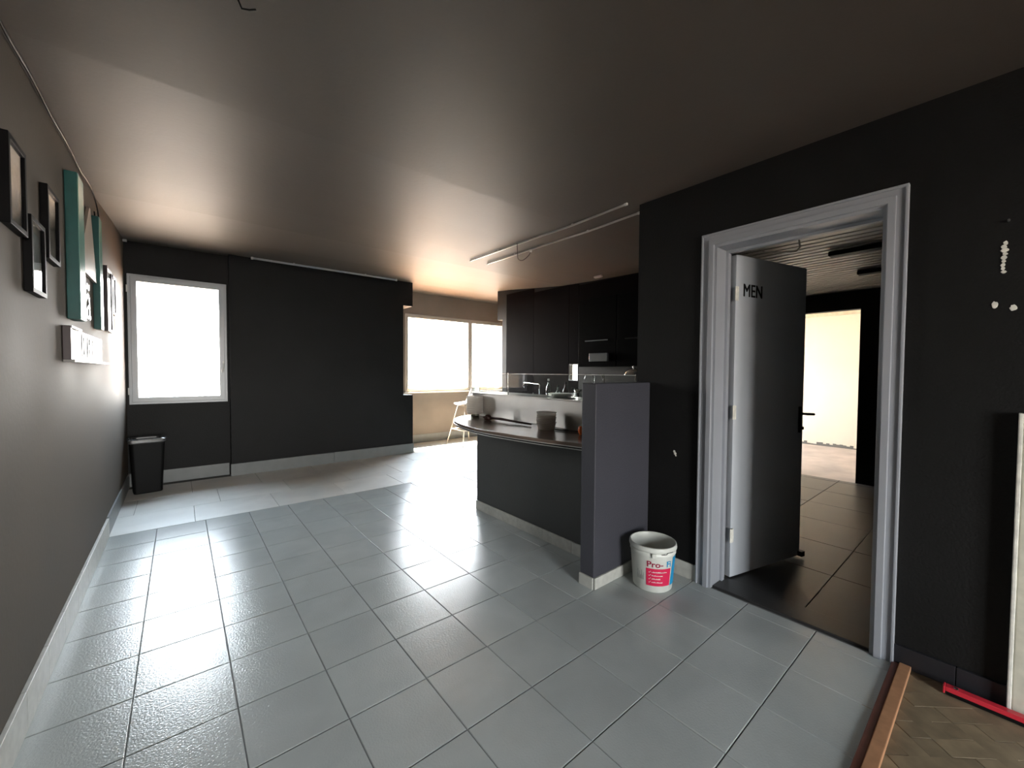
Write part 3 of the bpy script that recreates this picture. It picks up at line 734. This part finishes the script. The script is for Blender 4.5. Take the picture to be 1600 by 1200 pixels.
# ------------------------------------------------------------------ left wall: frames, teal letters, letter box
def frame(y0, y1, z0, z1, lab, depth=.026, bw=.020, pr='print1', mount=.045, fm='frameblack'):
    X = -.476; e = empty('picture_frame', (X, (y0+y1)/2, z0), lab, 'picture', 'framed pictures on the left wall')
    obj('frame_border', wall('x', X, X+depth, y0, y1, z0, z1, holes=[(y0+bw, y1-bw, z0+bw, z1-bw)]), fm, e, world=True, bevel=.002)
    obj('back_board', bx(X, y0+bw, z0+bw, X+.010, y1-bw, z1-bw), 'white', e, world=True)
    obj('mount', wall('x', X+.010, X+.013, y0+bw, y1-bw, z0+bw, z1-bw, holes=[(y0+bw+mount*.5, y1-bw-mount*.5, z0+bw+mount, z1-bw-mount)]), 'beige', e, world=True)
    obj('print', bx(X+.010, y0+bw+mount*.5, z0+bw+mount, X+.0115, y1-bw-mount*.5, z1-bw-mount), pr, e, world=True)
    obj('pane', bx(X+.018, y0+bw-.002, z0+bw-.002, X+.020, y1-bw+.002, z1-bw+.002), 'glass', e, world=True)
frame(2.225, 2.44, 1.872, 2.192, 'black framed picture nearest the camera on the left wall')
frame(2.49, 2.71, 1.672, 1.982, 'black framed picture hanging lowest of the three beside the teal letter', pr='print2', mount=.03)
frame(2.77, 3.00, 1.866, 2.20, 'black framed picture right next to the teal letter', mount=.02)
frame(4.72, 5.02, 1.68, 2.22, 'tall thin framed picture past the teal letter', fm='dbrown', mount=.03, bw=.022, pr='print2')
frame(5.10, 5.30, 1.86, 2.21, 'small framed picture closest to the corner window', fm='dbrown', mount=.02, pr='print2')
tl = empty('teal_letter_sign', (-.476, 3.8, 1.65), 'large boxed teal letter sign with pale faces on the left wall', 'sign')
def bar3(name, y0, y1, z0, z1, d, m, fm):
    o = obj(name, bx(-.476, y0, z0, -.476+d, y1, z1), m, tl, world=True, bevel=.002)
    obj('letter_face', bx(-.476+d, y0+.004, z0+.004, -.476+d+.003, y1-.004, z1-.004), fm, o, world=True)
    return o
bar3('letter_leg', 3.30, 3.47, 1.642, 2.455, .050, 'teal', 'palet')
bar3('letter_leg', 4.20, 4.33, 1.655, 2.47, .036, 'teal', 'palet')
bm = B(); vs = [bm.verts.new(p) for p in ((-.470, 3.50, 1.98), (-.470, 4.18, 1.98), (-.470, 3.98, 2.45), (-.470, 3.94, 2.45))]; bm.faces.new(vs)
g = bmesh.ops.extrude_face_region(bm, geom=bm.faces[:]); bmesh.ops.translate(bm, vec=(.016, 0, 0), verts=[v for v in g['geom'] if isinstance(v, bmesh.types.BMVert)])
obj('letter_spur', bm, 'beige', tl, world=True)
obj('letter_crossbar', bx(-.476, 3.47, 1.985, -.455, 4.20, 2.085), 'palet', tl, world=True, bevel=.002)
ls = empty('white_glare_letters', (-.476, 3.80, 1.66), 'white script-like shapes of glare between the teal letter legs', 'lettering')
t = text_mesh('l\u00e3', .36, .006); t.transform(Matrix.Translation((-.463, 3.66, 1.69)) @ Matrix.Rotation(PI/2, 4, 'Z') @ Matrix.Rotation(PI/2, 4, 'X') @ Matrix.Diagonal((1.15, 1, 1, 1)))
M['gloss'] = mat('glossy_white', (.30, .29, .28), .3, spec=.3)
obj('letters', t, 'gloss', ls, world=True)  # letter shapes stand in for white glare on the crossbar
bxs = empty('letter_box', (-.476, 3.8, 1.41), 'white lightbox letter tray with dark side under the teal letter', 'sign')
obj('box_side', bx(-.476, 3.155, 1.412, -.444, 3.175, 1.592), 'dbrown', bxs, world=True, bevel=.002)
obj('box_back', bx(-.476, 3.175, 1.412, -.470, 4.50, 1.592), 'dbrown', bxs, world=True)
obj('box_shelf', bx(-.476, 3.16, 1.400, -.432, 4.50, 1.414), 'gloss', bxs, world=True, bevel=.002)
obj('box_top', bx(-.476, 3.16, 1.582, -.440, 3.45, 1.594), 'gloss', bxs, world=True, bevel=.002)
obj('plain_panel', bx(-.470, 3.18, 1.425, -.452, 3.50, 1.58), 'beige', bxs, world=True)
y = 3.52
for k, wd in enumerate((.10, .05, .10, .10, .06, .06, .06, .06)):
    bm = wall('x', -.468, -.450, y, y+wd, 1.425, 1.575, holes=[(y+wd*.3, y+wd*.72, 1.45, 1.49), (y+wd*.3, y+wd*.72, 1.515, 1.555)]) if wd > .055 else bx(-.468, y, 1.425, -.450, y+wd*.6, 1.575)
    obj('letter_block', bm, 'gloss', bxs, world=True); y += wd+.022
# loose black cable along the top of the left wall
cab = [(-.462, yy, cz(yy)-.012-.006*math.sin(yy*9)) for yy in [1.6+.12*i for i in range(22)]]
cab += [(-.458, 4.28, 2.58), (-.455, 4.36, 2.50), (-.455, 4.30, 2.44), (-.458, 4.22, 2.45), (-.460, 4.20, 2.50)]
tag(obj('wall_cable', tube(B(), smooth_path([tuple(p) for p in cab], 2), .0045, 6), 'black'), 'thin black cable running along the top of the left wall', 'cable')
tag(obj('ceiling_hook', tube(B(), [(.165, 1.628, 2.575), (.175, 1.626, 2.55), (.195, 1.624, 2.555), (.214, 1.622, 2.566)], .003, 6), 'black'), 'short black wire end sticking out of the ceiling near the top edge', 'wire')
tag(obj('cable_clip', bx(-.476, 6.30, 2.80, -.44, 6.335, 2.825), 'white', bevel=.004), 'small white clip in the ceiling corner above the square window', 'clip')

# ------------------------------------------------------------------ ceiling rails
def rail_(a, b_, lab, m='alu', r=.006, name='ceiling_rail', drop=.012):
    n = 12; pts = []
    for i in range(n+1):
        t = i/n; x, y = a[0]+(b_[0]-a[0])*t, a[1]+(b_[1]-a[1])*t; pts.append((x, y, cz(y)-drop))
    mid = Vector(pts[n//2]); e = empty(name, mid, lab, 'rail', 'lamp rails on the ceiling' if name == 'ceiling_rail' else None)
    bm = B()
    for p, q in zip(pts, pts[1:]):
        pass
    d = Vector(pts[-1])-Vector(pts[0]); d.z = 0; d.normalize(); s_ = Vector((-d.y, d.x, 0))*r
    rs = [[bm.verts.new(Vector(p)+s_*i+Vector((0, 0, j*r))) for i, j in ((-1, -1), (1, -1), (1, 1), (-1, 1))] for p in pts]
    for u, v in zip(rs, rs[1:]):
        for k in range(4): bm.faces.new((u[k], u[(k+1) % 4], v[(k+1) % 4], v[k]))
    bm.faces.new(rs[0]); bm.faces.new(rs[-1][::-1])
    obj('rail_bar', bm, m, e, world=True)
    for p in (pts[0], pts[-1]): obj('end_cap', obox(B(), Vector(p), d*.012, s_*1.3, (0, 0, r*1.3)), 'white', e, world=True)
    for k in (3, 9): obj('clip', bx(pts[k][0]-.008, pts[k][1]-.008, pts[k][2]+r, pts[k][0]+.008, pts[k][1]+.008, cz(pts[k][1])), 'alu', e, world=True)
    return e
rail_((2.555, 3.85), (2.483, 1.752), 'thin pale lamp rail on the ceiling, the left one of the pair')
rail_((2.775, 3.83), (2.690, 1.78), 'thin pale lamp rail on the ceiling, the right one nearer the door wall')
rail_((.74, 6.18), (2.66, 6.13), 'long grey curtain rail in front of the projecting back wall', m='pvc', r=.011, name='curtain_rail', drop=.02)
tag(obj('hanging_wire', tube(B(), smooth_path([(2.50, 2.98, 2.585), (2.52, 3.0, 2.53), (2.58, 3.06, 2.47), (2.66, 3.08, 2.475), (2.72, 3.06, 2.53), (2.73, 3.04, 2.575)], 4), .0035, 6), 'dbrown'), 'thin looped wire hanging between the two ceiling rails', 'wire')
tag(obj('rail_knob', lathe(B(), [(0, -.014), (.011, -.010), (.015, 0), (.011, .010), (0, .014)], 12, (2.732, 3.04, 2.570)), 'white', smooth=True), 'white round knob on the right ceiling rail', 'knob')
tag(obj('ceiling_socket', bx(4.17, 3.30, cz(3.3)-.025, 4.21, 3.42, cz(3.3)), 'alu', bevel=.004), 'small pale fitting on the ceiling above the dark kitchen', 'fitting')

# ------------------------------------------------------------------ kitchen behind the bar
pan = struct('trim_3', bx(4.385, 1.75, .0, 4.399, 2.90, 2.57), 'aub')
for a, b_ in ((2.905, 3.86), (4.045, 4.80), (4.805, 5.50)): obj('wall_panel', bx(4.385, a, .0, 4.399, b_, cz(a)-.005), 'aub', pan)
obj('wall_panel', bx(4.385, 3.865, 1.48, 4.399, 4.04, cz(3.8)-.005), 'aub', pan); obj('wall_panel', bx(4.385, 3.865, 0, 4.399, 4.04, 1.24), 'aub', pan)
for k in range(3):
    y0 = 1.76+.60*k
    e = empty('upper_cabinet', (4.2, y0+.3, 1.44), ['black upper cabinet next to the door wall, right one of three', 'black upper cabinet in the middle of the three', 'black upper cabinet left of the others beside the lit opening'][k], 'cabinet', 'black upper kitchen cabinets')
    obj('body', bx(4.06, y0, 1.44, 4.384, y0+.595, 2.30), 'cab', e, world=True)
    obj('door', bx(4.04, y0+.003, 1.443, 4.058, y0+.592, 2.297), 'cab', e, world=True, bevel=.002)
    dd = e.children[-1]; obj('handle', bx(4.022, y0+.12, 1.755, 4.039, y0+.47, 1.767), 'skirt_grey' if k == 2 else 'black', dd, world=True, bevel=.002)
hd_ = empty('extractor_hood', (4.0, 3.25, 1.5), 'small grey extractor under the black cabinets', 'hood')
obj('hood_body', bx(4.0, 3.06, 1.50, 4.038, 3.34, 1.60), 'skirt_grey', hd_, world=True, bevel=.004)
bc = empty('kitchen_counter', (4.1, 3.4, 0), 'dark kitchen counter along the panelled wall', 'counter')
obj('cabinet_base', bx(3.86, 1.80, .0, 4.38, 5.2, .86), 'cab', bc, world=True)
obj('counter_top', bx(3.82, 1.78, .862, 4.383, 5.22, .90), 'steel', bc, world=True, bevel=.004)
struct('trim_4', bx(4.375, 1.80, .901, 4.384, 3.84, 1.438), 'bar')
tp = empty('kitchen_tap', (3.98, 4.22, .90), 'tall chrome kitchen tap seen through the counter glass', 'tap')
obj('spout', tube(B(), [(3.98, 4.22, .90), (3.98, 4.22, 1.18), (3.98, 4.24, 1.195), (3.98, 4.56, 1.20), (3.98, 4.57, 1.17)], .010), 'chrome', tp, world=True, smooth=True)
obj('tap_body', lathe(B(), [(0, 0), (.028, 0), (.028, .05), (.016, .07), (0, .07)], 14), 'chrome', tp, smooth=True)
obj('lever', tube(B(), [(0, 0, .05), (.0, .10, .10), (0, .14, .16)], .007), 'chrome', tp)
def bottle(x, y, z, h, r, m, lab):
    e = empty('bottle', (x, y, z), lab, 'bottle', 'bottles on the kitchen counter')
    obj('bottle_body', lathe(B(), [(0, 0), (r, 0), (r, h*.62), (r*.9, h*.68), (r*.38, h*.8), (r*.36, h*.93), (0, h*.93)], 16), m, e, smooth=True)
    obj('cap', lathe(B(), [(0, h*.93), (r*.42, h*.93), (r*.42, h), (0, h)], 12), 'white' if lab.startswith('tall') else 'black', e)
bottle(3.96, 4.02, .90, .37, .036, 'bottle', 'tall clear bottle with white cap on the kitchen counter')
bottle(3.98, 3.86, .90, .28, .034, 'bottle', 'short clear bottle right of the tall capped one')
bottle(3.96, 3.70, .90, .33, .038, 'brown', 'dark bottle on the kitchen counter left of the measuring jug')
bottle(3.99, 3.60, .90, .26, .036, 'edge', 'small black bottle on the kitchen counter nearest the half wall')
jg = lathe_thing('steel_jug', (3.95, 3.47, .90), [('jug_body', [(0, 0), (.05, 0), (.055, .01), (.045, .20), (.055, .24), (.05, .24), (.04, .20), (.045, .015), (0, .012)], 'chrome')], 'steel jug on the kitchen counter below the hanging hooks', 'jug')
pls = None
for k in range(3):
    bm = lathe(B(), [(0, 0), (.07, 0), (.13, .012), (.132, .016), (.07, .006), (0, .006)], 28)
    if pls is None: o = obj('white_plate', bm, 'white', smooth=True); pls = o.data
    else: bm.free(); o = bpy.data.objects.new('white_plate', pls); C.objects.link(o)
    o.location = (2.80, 2.66, 1.126+.009*k); tag(o, f'white plate on the steel display case, {["bottom", "middle", "top"][k]} of its stack', 'plate', 'white plates on the display case')
# chrome tap rack and bowl seen over the half wall
rk = empty('chrome_hooks', (2.75, 2.24, 1.126), 'pair of bent chrome hooks standing above the half wall', 'rack')
for i, s_ in enumerate((-1, 1)):
    obj('hook', tube(B(), [(2.75, 2.24+s_*.01, 1.128), (2.75, 2.24+s_*.01, 1.33), (2.75, 2.24+s_*.04, 1.345), (2.75, 2.24+s_*.08, 1.34), (2.75, 2.24+s_*.095, 1.315), (2.75, 2.24+s_*.10, 1.295)], .006), 'chrome', rk, world=True, smooth=True)
bw = empty('steel_bowl', (2.80, 1.88, 1.34), 'upturned shiny steel bowl on the glass shelf above the half wall', 'bowl')
obj('bowl_shell', lathe(B(), [(.075, 0), (.070, .02), (.05, .04), (.02, .052), (0, .054)], 24), 'chrome', bw, smooth=True)
obj('knob', lathe(B(), [(0, .052), (.006, .054), (.010, .068), (.006, .076), (0, .078)], 12), 'chrome', bw, smooth=True)
bpy.context.view_layer.update()
